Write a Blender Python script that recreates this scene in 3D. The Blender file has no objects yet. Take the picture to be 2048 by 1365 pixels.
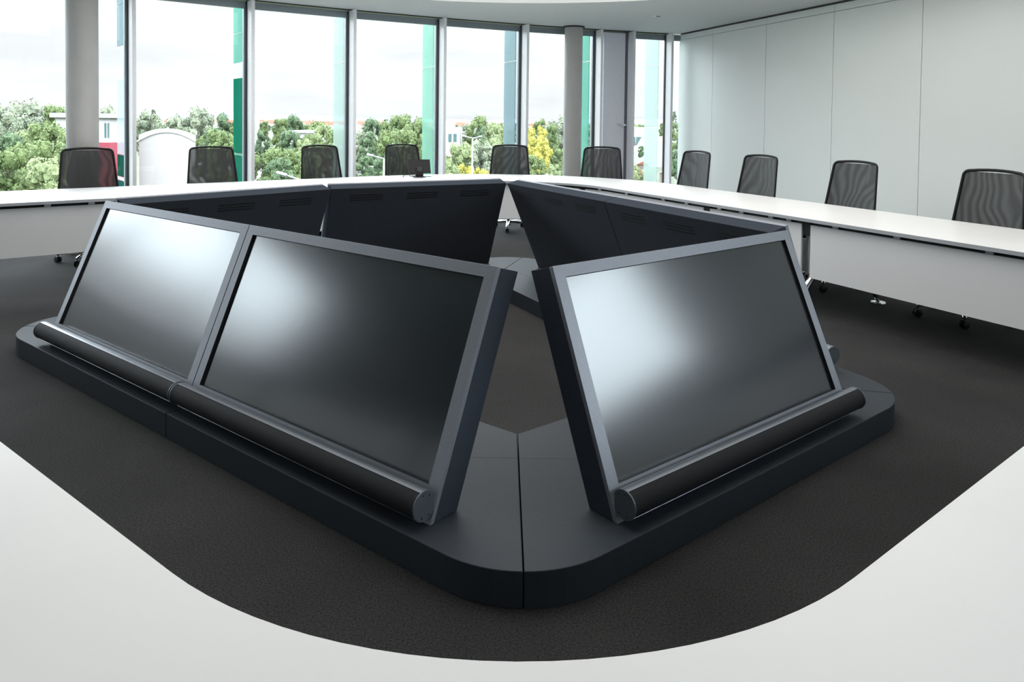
import bpy, bmesh, math, random
from mathutils import Vector, Matrix, noise
random.seed(7)
PI = math.pi
scn = bpy.context.scene
COL = scn.collection

# ------------------------------------------------------------------ camera
CF, CCY, CTH, CRO, CH = 1516.45, 287.318, 0.0308, 0.0119, 1.5
cam = bpy.data.cameras.new('camera'); co = bpy.data.objects.new('camera', cam); COL.objects.link(co)
ct, st, cr, sr = math.cos(CTH), math.sin(CTH), math.cos(CRO), math.sin(CRO)
R0, U0, F0 = Vector((1, 0, 0)), Vector((0, st, ct)), Vector((0, ct, -st))
RX, UX = R0 * cr + U0 * sr, U0 * cr - R0 * sr
M = Matrix((RX, UX, -F0)).transposed().to_4x4(); M.translation = Vector((0, 0, CH))
co.matrix_world = M
cam.sensor_fit = 'HORIZONTAL'; cam.sensor_width = 36; cam.lens = CF / 2048 * 36
cam.shift_x = 0; cam.shift_y = -(682.5 - CCY) / 2048
cam.clip_start = 0.05; cam.clip_end = 20000
scn.camera = co

def ray(x, y):
    return (RX * ((x - 1024) / CF) - UX * ((y - CCY) / CF) + F0)
def at(x, y, Y):                       # point of a sight line at depth Y
    d = ray(x, y); return Vector((0, 0, CH)) + d * (Y / d.y)
def onz(x, y, z):                      # point of a sight line at height z
    d = ray(x, y); return Vector((0, 0, CH)) + d * ((z - CH) / d.z)

# ------------------------------------------------------------------ materials
def nt(name):
    m = bpy.data.materials.new(name); m.use_nodes = True
    n = m.node_tree.nodes; l = m.node_tree.links
    return m, n, l, n['Principled BSDF']
def L(*a): return a if len(a) == 4 else (*a, 1)
def mat(name, col, rough=.5, metal=0., spec=.5, nscale=0, namt=0., bump=0., bscale=200, coat=0., ior=1.5):
    m, n, l, b = nt(name); b.inputs['IOR'].default_value = ior
    b.inputs['Base Color'].default_value = L(*col); b.inputs['Roughness'].default_value = rough
    b.inputs['Metallic'].default_value = metal; b.inputs['Specular IOR Level'].default_value = spec
    b.inputs['Coat Weight'].default_value = coat
    if nscale or bump:
        tc = n.new('ShaderNodeTexCoord')
    if nscale:
        t = n.new('ShaderNodeTexNoise'); t.inputs['Scale'].default_value = nscale; t.inputs['Detail'].default_value = 4
        l.new(tc.outputs['Object'], t.inputs['Vector'])
        r = n.new('ShaderNodeMapRange'); r.inputs['From Min'].default_value = .3; r.inputs['From Max'].default_value = .7
        r.inputs['To Min'].default_value = 1 - namt; r.inputs['To Max'].default_value = 1 + namt
        l.new(t.outputs['Fac'], r.inputs['Value'])
        x = n.new('ShaderNodeVectorMath'); x.operation = 'SCALE'; x.inputs[0].default_value = col[:3]
        l.new(r.outputs[0], x.inputs['Scale']); l.new(x.outputs[0], b.inputs['Base Color'])
    if bump:
        t2 = n.new('ShaderNodeTexNoise'); t2.inputs['Scale'].default_value = bscale; t2.inputs['Detail'].default_value = 2
        l.new(tc.outputs['Object'], t2.inputs['Vector'])
        bp = n.new('ShaderNodeBump'); bp.inputs['Strength'].default_value = bump; bp.inputs['Distance'].default_value = .01
        l.new(t2.outputs['Fac'], bp.inputs['Height']); l.new(bp.outputs[0], b.inputs['Normal'])
    return m
MAT = {}
MAT['table'] = mat('table_laminate', (.79, .785, .77), .34, nscale=3, namt=.015)
MAT['table_edge'] = mat('table_edge', (.34, .36, .38), .35)
MAT['table_panel'] = mat('panel_gloss', (.66, .67, .68), .06, nscale=2, namt=.01)
MAT['black'] = mat('black_plastic', (.009, .009, .011), .5, 0., .3)
MAT['rubber'] = mat('black_rubber', (.008, .008, .009), .45)
MAT['chrome'] = mat('chrome', (.72, .73, .74), .08, 1.)
MAT['alu'] = mat('aluminium', (.52, .54, .57), .3, 1., nscale=40, namt=.03)
MAT['housing'] = mat('anthracite_housing', (.040, .048, .060), .7, 0., .0, nscale=60, namt=.04)
MAT['back'] = mat('dark_back_panel', (.034, .039, .048), .6, 0., .25, nscale=30, namt=.05)
MAT['bezel'] = mat('anthracite_bezel', (.19, .205, .235), .48, .35, .5, nscale=120, namt=.04)
MAT['plinth'] = mat('anthracite_plinth', (.031, .037, .044), .55, 0., .14, nscale=50, namt=.05)
MAT['seam'] = mat('dark_seam', (.006, .006, .007), .6)
MAT['rail'] = mat('bar_rail', (.17, .19, .215), .36, .6)
MAT['grille'] = mat('speaker_cloth', (.015, .0155, .017), .7, 0., .15, nscale=900, namt=.3, bump=.3, bscale=1500)
MAT['cap'] = mat('speaker_cap', (.085, .10, .115), .45, .3)
MAT['screen'] = mat('matte_screen', (.009, .012, .016), .18, 0., .5, ior=1.82)
for nd in MAT['screen'].node_tree.nodes:
    if nd.type == 'BSDF_PRINCIPLED': nd.inputs['Specular Tint'].default_value = (.93, .975, 1, 1)
MAT['wallp'] = mat('wall_panel', (.78, .825, .81), .32, 0., .4, nscale=.8, namt=.02)
MAT['wallj'] = mat('wall_joint', (.42, .46, .45), .6)
MAT['wallw'] = mat('white_plaster', (.66, .67, .67), .8, nscale=5, namt=.02)
MAT['ceil'] = mat('ceiling_paint', (.65, .68, .69), .85, nscale=.6, namt=.02)
MAT['ring'] = mat('ceiling_ring', (.85, .86, .86), .6)
MAT['column'] = mat('column_paint', (.46, .455, .44), .6, nscale=6, namt=.04)
MAT['dark'] = mat('trim_and_gap_shade', (.02, .022, .024), .5)  # dark trim, also stands for the shade in the ceiling gaps
MAT['mullion'] = mat('anodised_mullion', (.86, .87, .90), .35, .0, nscale=30, namt=.03)
MAT['gasket'] = mat('gasket', (.035, .045, .05), .5)
MAT['header'] = mat('header_profile', (.26, .30, .33), .4, .4)
MAT['headerl'] = mat('header_line', (.55, .62, .42), .4)
MAT['vent'] = mat('vent_panel', (.78, .80, .88), .45, nscale=20, namt=.02)
MAT['ventf'] = mat('vent_frame', (.13, .14, .16), .4)
MAT['white'] = mat('white_render', (.29, .29, .285), .8, nscale=.5, namt=.03)
MAT['whiteb'] = mat('pale_roof', (.2, .205, .21), .8, nscale=.3, namt=.05)
MAT['red'] = mat('red_cladding', (.16, .015, .028), .7, nscale=.5, namt=.05)
MAT['orange'] = mat('orange_tiles', (.15, .05, .026), .8, nscale=1.5, namt=.15)
MAT['brown'] = mat('brown_boards', (.12, .09, .08), .8, nscale=2, namt=.2)
MAT['glassd'] = mat('dark_glazing', (.05, .09, .09), .2)
MAT['lamp'] = mat('galvanised_lamp', (.20, .21, .22), .5, .2)
MAT['road'] = mat('pale_road', (.10, .10, .103), .9, nscale=.3, namt=.06)
MAT['trunk'] = mat('bark', (.09, .07, .05), .9, nscale=4, namt=.2)
MAT['car_a'] = mat('car_silver', (.5, .52, .55), .3, .4)
MAT['car_b'] = mat('car_red', (.35, .03, .03), .3)
MAT['car_c'] = mat('car_dark', (.05, .06, .08), .3)

def carpet():
    m, n, l, b = nt('carpet')
    tc = n.new('ShaderNodeTexCoord')
    a = n.new('ShaderNodeTexNoise'); a.inputs['Scale'].default_value = 140; a.inputs['Detail'].default_value = 5; a.inputs['Roughness'].default_value = .75
    c = n.new('ShaderNodeTexNoise'); c.inputs['Scale'].default_value = 1.3; c.inputs['Detail'].default_value = 3
    l.new(tc.outputs['Object'], a.inputs['Vector']); l.new(tc.outputs['Object'], c.inputs['Vector'])
    r = n.new('ShaderNodeValToRGB'); e = r.color_ramp.elements
    e[0].position = .36; e[0].color = (.012, .0125, .0135, 1); e[1].position = .66; e[1].color = (.060, .0575, .056, 1)
    l.new(a.outputs['Fac'], r.inputs['Fac'])
    mr = n.new('ShaderNodeMapRange'); mr.inputs['From Min'].default_value = .35; mr.inputs['From Max'].default_value = .65
    mr.inputs['To Min'].default_value = .85; mr.inputs['To Max'].default_value = 1.15
    l.new(c.outputs['Fac'], mr.inputs['Value'])
    x = n.new('ShaderNodeVectorMath'); x.operation = 'SCALE'; l.new(r.outputs[0], x.inputs[0]); l.new(mr.outputs[0], x.inputs['Scale'])
    l.new(x.outputs[0], b.inputs['Base Color']); b.inputs['Roughness'].default_value = .95; b.inputs['Specular IOR Level'].default_value = .15
    bp = n.new('ShaderNodeBump'); bp.inputs['Strength'].default_value = .8; bp.inputs['Distance'].default_value = .006
    l.new(a.outputs['Fac'], bp.inputs['Height']); l.new(bp.outputs[0], b.inputs['Normal'])
    return m
MAT['carpet'] = carpet()

def glassmat(name, tint, gloss=.9):
    m = bpy.data.materials.new(name); m.use_nodes = True; n = m.node_tree.nodes; l = m.node_tree.links; n.clear()
    o = n.new('ShaderNodeOutputMaterial'); t = n.new('ShaderNodeBsdfTransparent'); t.inputs[0].default_value = L(*tint)
    g = n.new('ShaderNodeBsdfGlossy'); g.inputs['Roughness'].default_value = .01
    f = n.new('ShaderNodeFresnel'); f.inputs['IOR'].default_value = 1.35
    k = n.new('ShaderNodeMath'); k.operation = 'MULTIPLY'; k.inputs[1].default_value = gloss; l.new(f.outputs[0], k.inputs[0])
    x = n.new('ShaderNodeMixShader'); l.new(k.outputs[0], x.inputs[0]); l.new(t.outputs[0], x.inputs[1]); l.new(g.outputs[0], x.inputs[2])
    l.new(x.outputs[0], o.inputs[0]); return m
MAT['pane'] = glassmat('window_glass', (.97, .985, .98))
def finmat(name, tint, dens):
    m = bpy.data.materials.new(name); m.use_nodes = True; n = m.node_tree.nodes; l = m.node_tree.links; n.clear()
    o = n.new('ShaderNodeOutputMaterial'); t = n.new('ShaderNodeBsdfTransparent'); t.inputs[0].default_value = L(*[c ** .5 for c in tint])
    d = n.new('ShaderNodeBsdfTranslucent'); d.inputs[0].default_value = L(*[c * .55 for c in tint])
    e = n.new('ShaderNodeBsdfDiffuse'); e.inputs[0].default_value = L(*[c * .55 for c in tint])
    y = n.new('ShaderNodeMixShader'); y.inputs[0].default_value = .5; l.new(d.outputs[0], y.inputs[1]); l.new(e.outputs[0], y.inputs[2])
    x = n.new('ShaderNodeMixShader'); x.inputs[0].default_value = dens; l.new(t.outputs[0], x.inputs[1]); l.new(y.outputs[0], x.inputs[2])
    l.new(x.outputs[0], o.inputs[0]); return m
FIN = {k: finmat('fin_' + k, c, d) for k, c, d in (
    ('bluegrey', (.40, .52, .55), .6), ('deep', (.01, .13, .085), .75), ('teal', (.02, .16, .15), .7), ('clear', (.72, .82, .86), .35),
    ('mint', (.46, .76, .64), .5), ('green', (.28, .62, .51), .6), ('pale', (.66, .78, .75), .45), ('white', (.86, .88, .9), .6), ('emerald', (.01, .27, .17), .75))}

def meshmat():
    m = bpy.data.materials.new('chair_mesh'); m.use_nodes = True; n = m.node_tree.nodes; l = m.node_tree.links; n.clear()
    o = n.new('ShaderNodeOutputMaterial'); tc = n.new('ShaderNodeTexCoord')
    b = n.new('ShaderNodeBsdfPrincipled'); b.inputs['Roughness'].default_value = .6
    b.inputs['Base Color'].default_value = (.02, .0215, .0235, 1)
    t = n.new('ShaderNodeBsdfTransparent')
    nz = n.new('ShaderNodeTexNoise'); nz.inputs['Scale'].default_value = 2.2; nz.inputs['Detail'].default_value = 1
    oi = n.new('ShaderNodeObjectInfo')
    ad = n.new('ShaderNodeVectorMath'); ad.operation = 'ADD'; l.new(tc.outputs['Object'], ad.inputs[0]); l.new(oi.outputs['Location'], ad.inputs[1])
    l.new(ad.outputs[0], nz.inputs['Vector'])
    w = n.new('ShaderNodeTexWave'); w.inputs['Scale'].default_value = 4.2; w.inputs['Distortion'].default_value = 0
    mx = n.new('ShaderNodeVectorMath'); mx.operation = 'MULTIPLY_ADD'; mx.inputs[1].default_value = (.55, .55, .55); l.new(nz.outputs['Color'], mx.inputs[0]); l.new(tc.outputs['Object'], mx.inputs[2])
    l.new(mx.outputs[0], w.inputs['Vector'])
    r = n.new('ShaderNodeMapRange'); r.inputs['To Min'].default_value = .98; r.inputs['To Max'].default_value = .89
    l.new(w.outputs['Fac'], r.inputs['Value'])
    x = n.new('ShaderNodeMixShader'); l.new(r.outputs[0], x.inputs[0]); l.new(t.outputs[0], x.inputs[1]); l.new(b.outputs[0], x.inputs[2])
    l.new(x.outputs[0], o.inputs[0]); return m
MAT['mesh'] = meshmat()

def leafmat(name, c1, c2):
    m, n, l, b = nt(name)
    tc = n.new('ShaderNodeTexCoord'); t = n.new('ShaderNodeTexNoise'); t.inputs['Scale'].default_value = .9; t.inputs['Detail'].default_value = 5
    l.new(tc.outputs['Object'], t.inputs['Vector'])
    r = n.new('ShaderNodeValToRGB'); e = r.color_ramp.elements
    e[0].position = .35; e[0].color = L(*c1); e[1].position = .65; e[1].color = L(*c2)
    l.new(t.outputs['Fac'], r.inputs['Fac']); l.new(r.outputs[0], b.inputs['Base Color'])
    b.inputs['Roughness'].default_value = .7; b.inputs['Specular IOR Level'].default_value = .2
    return m
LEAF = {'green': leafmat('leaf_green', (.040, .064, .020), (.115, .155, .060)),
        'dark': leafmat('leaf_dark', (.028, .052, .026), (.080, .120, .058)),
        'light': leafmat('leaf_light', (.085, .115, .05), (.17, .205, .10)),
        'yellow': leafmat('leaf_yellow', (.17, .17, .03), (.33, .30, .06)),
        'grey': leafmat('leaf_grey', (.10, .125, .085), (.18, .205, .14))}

def groundmat():
    m, n, l, b = nt('meadow')
    tc = n.new('ShaderNodeTexCoord'); t = n.new('ShaderNodeTexNoise'); t.inputs['Scale'].default_value = .02; t.inputs['Detail'].default_value = 8
    l.new(tc.outputs['Object'], t.inputs['Vector'])
    r = n.new('ShaderNodeValToRGB'); e = r.color_ramp.elements
    e[0].position = .35; e[0].color = (.014, .024, .008, 1); e[1].position = .62; e[1].color = (.038, .046, .022, 1)
    k = e.new(.72); k.color = (.075, .07, .055, 1)
    l.new(t.outputs['Fac'], r.inputs['Fac']); l.new(r.outputs[0], b.inputs['Base Color']); b.inputs['Roughness'].default_value = .95
    return m
MAT['ground'] = groundmat()
MAT['hill'] = mat('far_hills', (.062, .08, .095), .95, nscale=.004, namt=.25)

# ------------------------------------------------------------------ mesh building
class MB:
    def __init__(s): s.bm = bmesh.new(); s.mi = 0
    def _fin(s, faces):
        for f in faces: f.material_index = s.mi
    def box(s, c, size, rot=None, bevel=0.):
        g = bmesh.ops.create_cube(s.bm, size=1); vs = g['verts']
        bmesh.ops.scale(s.bm, vec=Vector(size), verts=vs)
        fs = list({f for v in vs for f in v.link_faces})
        if bevel:
            es = list({e for v in vs for e in v.link_edges})
            r = bmesh.ops.bevel(s.bm, geom=es, offset=bevel, segments=2, affect='EDGES', profile=.5)
            vs = list({v for f in r['faces'] for v in f.verts} | {v for v in vs if v.is_valid}); fs = list({f for v in vs for f in v.link_faces})
        if rot is not None: bmesh.ops.rotate(s.bm, cent=(0, 0, 0), matrix=rot, verts=vs)
        bmesh.ops.translate(s.bm, vec=Vector(c), verts=vs); s._fin(fs); return s
    def prism(s, poly, h0, h1, axis='z'):
        # poly: 2-D points; axis z -> (x,y); axis x -> (y,z) extruded along x
        def P(a, b, h): return (a, b, h) if axis == 'z' else (h, a, b)
        v0 = [s.bm.verts.new(P(a, b, h0)) for a, b in poly]; v1 = [s.bm.verts.new(P(a, b, h1)) for a, b in poly]
        n = len(poly); fs = []
        for i in range(n): fs.append(s.bm.faces.new((v0[i], v0[(i + 1) % n], v1[(i + 1) % n], v1[i])))
        fs.append(s.bm.faces.new(v0[::-1])); fs.append(s.bm.faces.new(v1)); s._fin(fs); return s
    def tube(s, pts, r, seg=8, closed=False, flat=None, cap=True):
        pts = [Vector(p) for p in pts]; n = len(pts); rings = []; prev = None
        for i, p in enumerate(pts):
            a = pts[(i - 1) % n] if (closed or i > 0) else p; b = pts[(i + 1) % n] if (closed or i < n - 1) else p
            t = (b - a).normalized()
            if prev is None:
                u = t.orthogonal().normalized() if flat is None else (Vector(flat) - t * t.dot(Vector(flat))).normalized()
            else: u = (prev - t * t.dot(prev)).normalized()
            prev = u; w = t.cross(u)
            rr = r[i] if isinstance(r, list) else r
            ra, rb = rr if isinstance(rr, tuple) else (rr, rr)
            rings.append([s.bm.verts.new(p + u * (ra * math.cos(2 * PI * k / seg)) + w * (rb * math.sin(2 * PI * k / seg))) for k in range(seg)])
        fs = []
        for i in range(n if closed else n - 1):
            A, B = rings[i], rings[(i + 1) % n]
            for k in range(seg): fs.append(s.bm.faces.new((A[k], A[(k + 1) % seg], B[(k + 1) % seg], B[k])))
        if not closed and cap: fs.append(s.bm.faces.new(rings[0][::-1])); fs.append(s.bm.faces.new(rings[-1]))
        for f in fs: f.smooth = True
        s._fin(fs); return s
    def lathe(s, prof, c=(0, 0, 0), seg=24, axis=None):
        rings = []
        q = Matrix.Identity(3) if axis is None else Vector((0, 0, 1)).rotation_difference(Vector(axis)).to_matrix()
        for r, z in prof:
            rings.append([s.bm.verts.new(Vector(c) + q @ Vector((r * math.cos(2 * PI * k / seg), r * math.sin(2 * PI * k / seg), z))) for k in range(seg)])
        fs = []
        for A, B in zip(rings, rings[1:]):
            for k in range(seg): fs.append(s.bm.faces.new((A[k], A[(k + 1) % seg], B[(k + 1) % seg], B[k])))
        fs.append(s.bm.faces.new(rings[0][::-1])); fs.append(s.bm.faces.new(rings[-1]))
        s._fin(fs); return s
    def face(s, pts):
        f = s.bm.faces.new([s.bm.verts.new(p) for p in pts]); s._fin([f]); return s
    def obj(s, name, mats, parent=None, smooth=None, recalc=True):
        if recalc: bmesh.ops.recalc_face_normals(s.bm, faces=s.bm.faces)
        me = bpy.data.meshes.new(name); s.bm.to_mesh(me); s.bm.free()
        for m in (mats if isinstance(mats, (list, tuple)) else [mats]): me.materials.append(m)
        if smooth is not None:
            for p in me.polygons: p.use_smooth = True
            me.set_sharp_from_angle(angle=math.radians(smooth))
        o = bpy.data.objects.new(name, me); COL.objects.link(o)
        if parent is not None: o.parent = parent
        return o
def thing(name, label, cat, loc=(0, 0, 0), rz=0., group=None):
    o = bpy.data.objects.new(name, None); COL.objects.link(o); o.location = loc; o.rotation_euler = (0, 0, rz)
    o.empty_display_size = .1
    return tag(o, label, cat, group)
def tag(o, label, cat, group=None):
    o['label'] = label; o['category'] = cat
    if group: o['group'] = group
    return o
def struct(o, label=None, cat=None):
    o['kind'] = 'structure'
    if label: o['label'] = label
    if cat: o['category'] = cat
    return o
def kids(o): return [c for c in COL.objects if c.parent == o]
def copy_tree(o, parent=None):
    c = o.copy(); COL.objects.link(c)
    if parent is not None: c.parent = parent
    for ch in kids(o): copy_tree(ch, c)
    return c

# ------------------------------------------------------------------ console geometry (plan)
HP = .1176
W_, TB, TA, ZT, TBK, ZT2, MS, MT, MBM = 1.639, .135, .346, .955, .122, .918, .057, .047, .121
SIDE = {'L': (-.261, 2.531, 2.46641, -1, 2), 'N': (.375, 2.555, .69056, 1, 1), 'R': (1.803, 4.216, 2.01938, 1, 2),
        'F': (-1.705, 6.612, .50847, -1, 1), 'G': (-2.891, 5.245, .86732, -1, 1)}
def sdir(k):
    x, y, a, w, n = SIDE[k]; d = Vector((math.cos(a), math.sin(a))); nn = Vector((-math.sin(a), math.cos(a))) * w
    return Vector((x, y)), d, nn
def off_line(k, o): p, d, n = sdir(k); return p - n * o, d
def isect(l1, l2):
    (p, d), (q, e) = l1, l2; c = d.x * e.y - d.y * e.x; w = q - p
    return p + d * ((w.x * e.y - w.y * e.x) / c)
def rounded(corners, radii, seg=10):
    out = []; n = len(corners)
    for i in range(n):
        c, a, b = corners[i], corners[i - 1], corners[(i + 1) % n]; r = radii[i]
        if r <= 0: out.append(c.copy()); continue
        u, v = (a - c).normalized(), (b - c).normalized(); ang = u.angle(v); t = r / math.tan(ang / 2)
        ctr = c + (u + v).normalized() * (r / math.sin(ang / 2)); p0, p1 = c + u * t, c + v * t
        a0 = math.atan2(*(p0 - ctr).yx); a1 = math.atan2(*(p1 - ctr).yx); da = (a1 - a0 + PI) % (2 * PI) - PI
        out += [ctr + Vector((math.cos(a0 + da * k / seg), math.sin(a0 + da * k / seg))) * r for k in range(seg + 1)]
    return out

# ---- plinth ring, cut in sections at the mitres and between the modules
ORD = ['N', 'R', 'F', 'G', 'L']       # counter-clockwise from the near corner
OO = {'N': .095, 'R': .09, 'F': .12, 'G': .12, 'L': .09}
OI = {'N': -.79, 'R': -.775, 'F': -.79, 'G': -.79, 'L': -.79}
oc = [isect(off_line(ORD[i - 1], OO[ORD[i - 1]]), off_line(ORD[i], OO[ORD[i]])) for i in range(5)]
ic = [isect(off_line(ORD[i - 1], OI[ORD[i - 1]]), off_line(ORD[i], OI[ORD[i]])) for i in range(5)]
ORAD = [.394, .40, .45, .5, .42]
def arc_half(i, second):
    c, a, b = oc[i], oc[i - 1], oc[(i + 1) % 5]; r = ORAD[i]
    full = rounded([a, c, b], [0, r, 0], 16)[1:-1]
    return full[8:] if second else full[:9]
gapw = .0022
def shrink(poly):
    # pull every section in by a hair so that the joints read as seams
    n = len(poly); out = []
    area = sum(poly[i].x * poly[(i + 1) % n].y - poly[(i + 1) % n].x * poly[i].y for i in range(n))
    s = 1 if area > 0 else -1
    for i in range(n):
        a, b, c = poly[i - 1], poly[i], poly[(i + 1) % n]
        d1, d2 = (b - a), (c - b)
        if d1.length < 1e-6 or d2.length < 1e-6: out.append(b); continue
        n1 = Vector((-d1.y, d1.x)).normalized() * s; n2 = Vector((-d2.y, d2.x)).normalized() * s
        m = (n1 + n2); m = m / max(m.length_squared, .2) * 2 * gapw; out.append(b + m)
    return out
PL_LAB = {('N', 0): 'dark grey plinth section under the short right-hand screen', ('R', 0): 'dark grey plinth section behind the near right screen, under the nearer display back',
          ('R', 1): 'dark grey plinth section at the far tip of the console, right of the mitre seam', ('F', 0): 'dark grey plinth section at the far tip of the console, left of the mitre seam',
          ('G', 0): 'dark grey plinth section under the display back that ends at the far left corner', ('L', 0): 'dark grey floor plinth section under the large nearer left screen', ('L', 1): 'dark grey plinth section with rounded end under the far left screen'}
for i, k in enumerate(ORD):
    p, d, n = sdir(k); mods = SIDE[k][4]; j = (i + 1) % 5
    A0, A1 = arc_half(i, True), arc_half(j, False)
    I0, I1 = ic[i], ic[j]
    if mods == 1: secs = [(A0 + A1 + [I1, I0], 0)]
    else:
        mo, mi = p + d * W_ - n * OO[k], p + d * W_ - n * OI[k]
        if k == 'L':   # ORD runs the other way along L
            secs = [(A0 + [mo, mi, I0], 1), ([mo] + A1 + [I1, mi], 0)]
        else:
            secs = [(A0 + [mo, mi, I0], 0), ([mo] + A1 + [I1, mi], 1)]
    for poly, m in secs:
        q = shrink(poly); b = MB(); b.prism([(v.x, v.y) for v in q], 0, HP)
        r = b.obj('console_plinth', MAT['plinth'])
        bev = r.modifiers.new('edge', 'BEVEL'); bev.width = .003; bev.segments = 2; bev.limit_method = 'ANGLE'; bev.angle_limit = math.radians(50)
        tag(r, PL_LAB[(k, m)], 'plinth', 'sections of the console plinth')
        # joint strips across the corner plates
        jn = []
        if (k, m) == ('N', 0): jn = [(Vector((.044, 3.0635)), Vector((.40, 3.062)))]
        if (k, m) == ('L', 0): jn = [(Vector((.038, 3.0635)), Vector((-.32, 3.065)))]
        if (k, m) == ('R', 1): jn = [(Vector((.055, 6.865)), Vector((.26, 6.44)))]
        for a_, b_ in jn:
            e = b_ - a_; mb = MB(); mb.box(((a_ + b_) / 2).to_3d() + Vector((0, 0, HP - .0005)), (e.length, .004, .0022), Matrix.Rotation(math.atan2(e.y, e.x), 3, 'Z')); mb.obj('joint', MAT['seam'], r)

# ---- one display module in local space: x along, y inward, z up
SL = math.hypot(TA, ZT - HP)
ex, ez = TA / SL, (ZT - HP) / SL         # slope direction in (y,z)
def fp(v, dep=0.): return (ex * v + ez * dep, HP + ez * v - ex * dep)    # front plane point, dep = inward
def make_display():
    root = thing('display_unit', '', 'display')
    g = .003; T = .022
    b = MB()
    prof = [fp(0, T), fp(SL, T), (TA + TBK, ZT2), (TB, HP + .001)]
    prof[0] = (fp(0, T)[0], HP + .001)
    b.prism(prof, g, W_ - g, 'x')
    b.mi = 1
    o = b.obj('housing', [MAT['housing'], MAT['back']], root)
    for f in o.data.polygons:
        if f.normal.y > .8 and f.normal.z < .1: f.material_index = 1
    bev = o.modifiers.new('edge', 'BEVEL'); bev.width = .002; bev.segments = 2; bev.limit_method = 'ANGLE'
    # bezel ring
    b = MB(); x0, x1, v0, v1 = MS, W_ - MS, MBM, SL - MT
    out = [(g, .001), (W_ - g, .001), (W_ - g, SL), (g, SL)]; inn = [(x0, v0), (x1, v0), (x1, v1), (x0, v1)]
    def V(x, v, dep): y, z = fp(v, dep); return b.bm.verts.new((x, y, max(z, HP + .001)))
    of = [V(x, v, 0) for x, v in out]; nf = [V(x, v, 0) for x, v in inn]; ob = [V(x, v, T - .001) for x, v in out]; nb = [V(x, v, T - .001) for x, v in inn]
    for i in range(4):
        j = (i + 1) % 4
        b.bm.faces.new((of[i], of[j], nf[j], nf[i])); b.bm.faces.new((ob[i], ob[j], of[j], of[i]))
        b.bm.faces.new((nf[i], nf[j], nb[j], nb[i])).material_index = 1; b.bm.faces.new((nb[i], nb[j], ob[j], ob[i]))
    z = b.obj('bezel', [MAT['bezel'], MAT['seam']], root); z['label'] = 'grey metal bezel'
    bev = z.modifiers.new('edge', 'BEVEL'); bev.width = .0012; bev.segments = 1; bev.limit_method = 'ANGLE'
    b = MB(); b.prism([fp(v0, .013), fp(v1, .013), fp(v1, .0205), fp(v0, .0205)], x0 + .006, x1 - .006, 'x')
    s_ = b.obj('screen', MAT['screen'], root); s_['label'] = 'matte black screen'
    # ventilation slots on the back
    nb_ = Vector((TA + TBK - TB, ZT2 - HP)).normalized()
    for q in range(3):
        b = MB(); cx = W_ * (.19 + .31 * q)
        for r_ in range(3):
            zz = ZT2 - .062 - .021 * r_; yy = TB + (zz - HP) * nb_.x / nb_.y
            b.box((cx, yy + .0002, zz), (.29, .003, .0075), Matrix.Rotation(-math.atan2(nb_.x, nb_.y), 3, 'X'))
        b.obj('vent_slots', MAT['seam'], root)
    # sound bar: dark cloth tube, pale rail, end caps
    cy, cz, rr = -.0245, .1955, .05
    def circ(a0, a1, n, r=rr): return [(cy + r * math.cos(a0 + (a1 - a0) * k / n), cz + r * math.sin(a0 + (a1 - a0) * k / n)) for k in range(n + 1)]
    b = MB(); b.prism(circ(math.radians(108), math.radians(238), 18) + [(cy + .01, cz)], .006, W_ - .006, 'x')
    sb = b.obj('sound_bar', MAT['grille'], root, smooth=40)
    b = MB(); pr = circ(math.radians(52), math.radians(106), 6, rr + .0012); b.prism(pr + [(cy - .008, cz + .03), (cy + .02, cz + .025)], .006, W_ - .006, 'x')
    rl = b.obj('rail', MAT['rail'], sb, smooth=40); rl['label'] = 'grey metal rail'
    b = MB(); pr = circ(math.radians(239), math.radians(318), 9, rr + .001); b.prism(pr + [(cy + .02, cz - .01), (cy - .01, cz - .025)], .006, W_ - .006, 'x'); b.obj('lower_rail', MAT['alu'], sb, smooth=40)
    for xx, sg in ((.005, 1), (W_ - .005, -1)):
        b = MB(); pr = circ(0, 2 * PI, 28, rr + .002)[:-1]
        pr = [(min(a, cy + .043 + .0), c) for a, c in pr]
        b.prism(pr, xx, xx + sg * .006, 'x')
        ec = b.obj('end_cap', MAT['cap'], sb)
        bev = ec.modifiers.new('edge', 'BEVEL'); bev.width = .0012; bev.segments = 2; bev.limit_method = 'ANGLE'; bev.angle_limit = math.radians(50)
        b = None; eb = MB(); eb.bm.from_mesh(ec.data); eb.mi = 1
        for an in (100, 55, 250, 300): eb.lathe([(.0034, 0), (.0034, .0012), (.0022, .0014)], (xx - sg * .0006, cy + .039 * math.cos(math.radians(an)), cz + .039 * math.sin(math.radians(an))), 10, (-sg, 0, 0))
        eb.bm.to_mesh(ec.data); eb.bm.free(); ec.data.materials.append(MAT['seam'])
    # bracket under the bar
    b = MB(); b.prism([(cy + .0, cz - .049), (cy + .02, cz - .049), (.008, HP + .001), (-.012, HP + .001)], .09, W_ - .09, 'x'); b.obj('bar_bracket', MAT['black'], sb)
    return root
proto = make_display()
DISP = [('L', 0, 'large dark display in the left foreground, nearer one of the front pair'),
        ('L', 1, 'dark display at far left of the front pair, pale reflection in its upper half'),
        ('N', 0, 'single dark display facing forward on the right, white glare in its upper left corner'),
        ('R', 0, 'nearer of two black display backs directly behind the screen with white glare'),
        ('R', 1, 'farther of two black display backs right of the narrow white gap'),
        ('F', 0, 'black display back left of the narrow white gap'),
        ('G', 0, 'black display back behind the far left screen, below the left chairs')]
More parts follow.
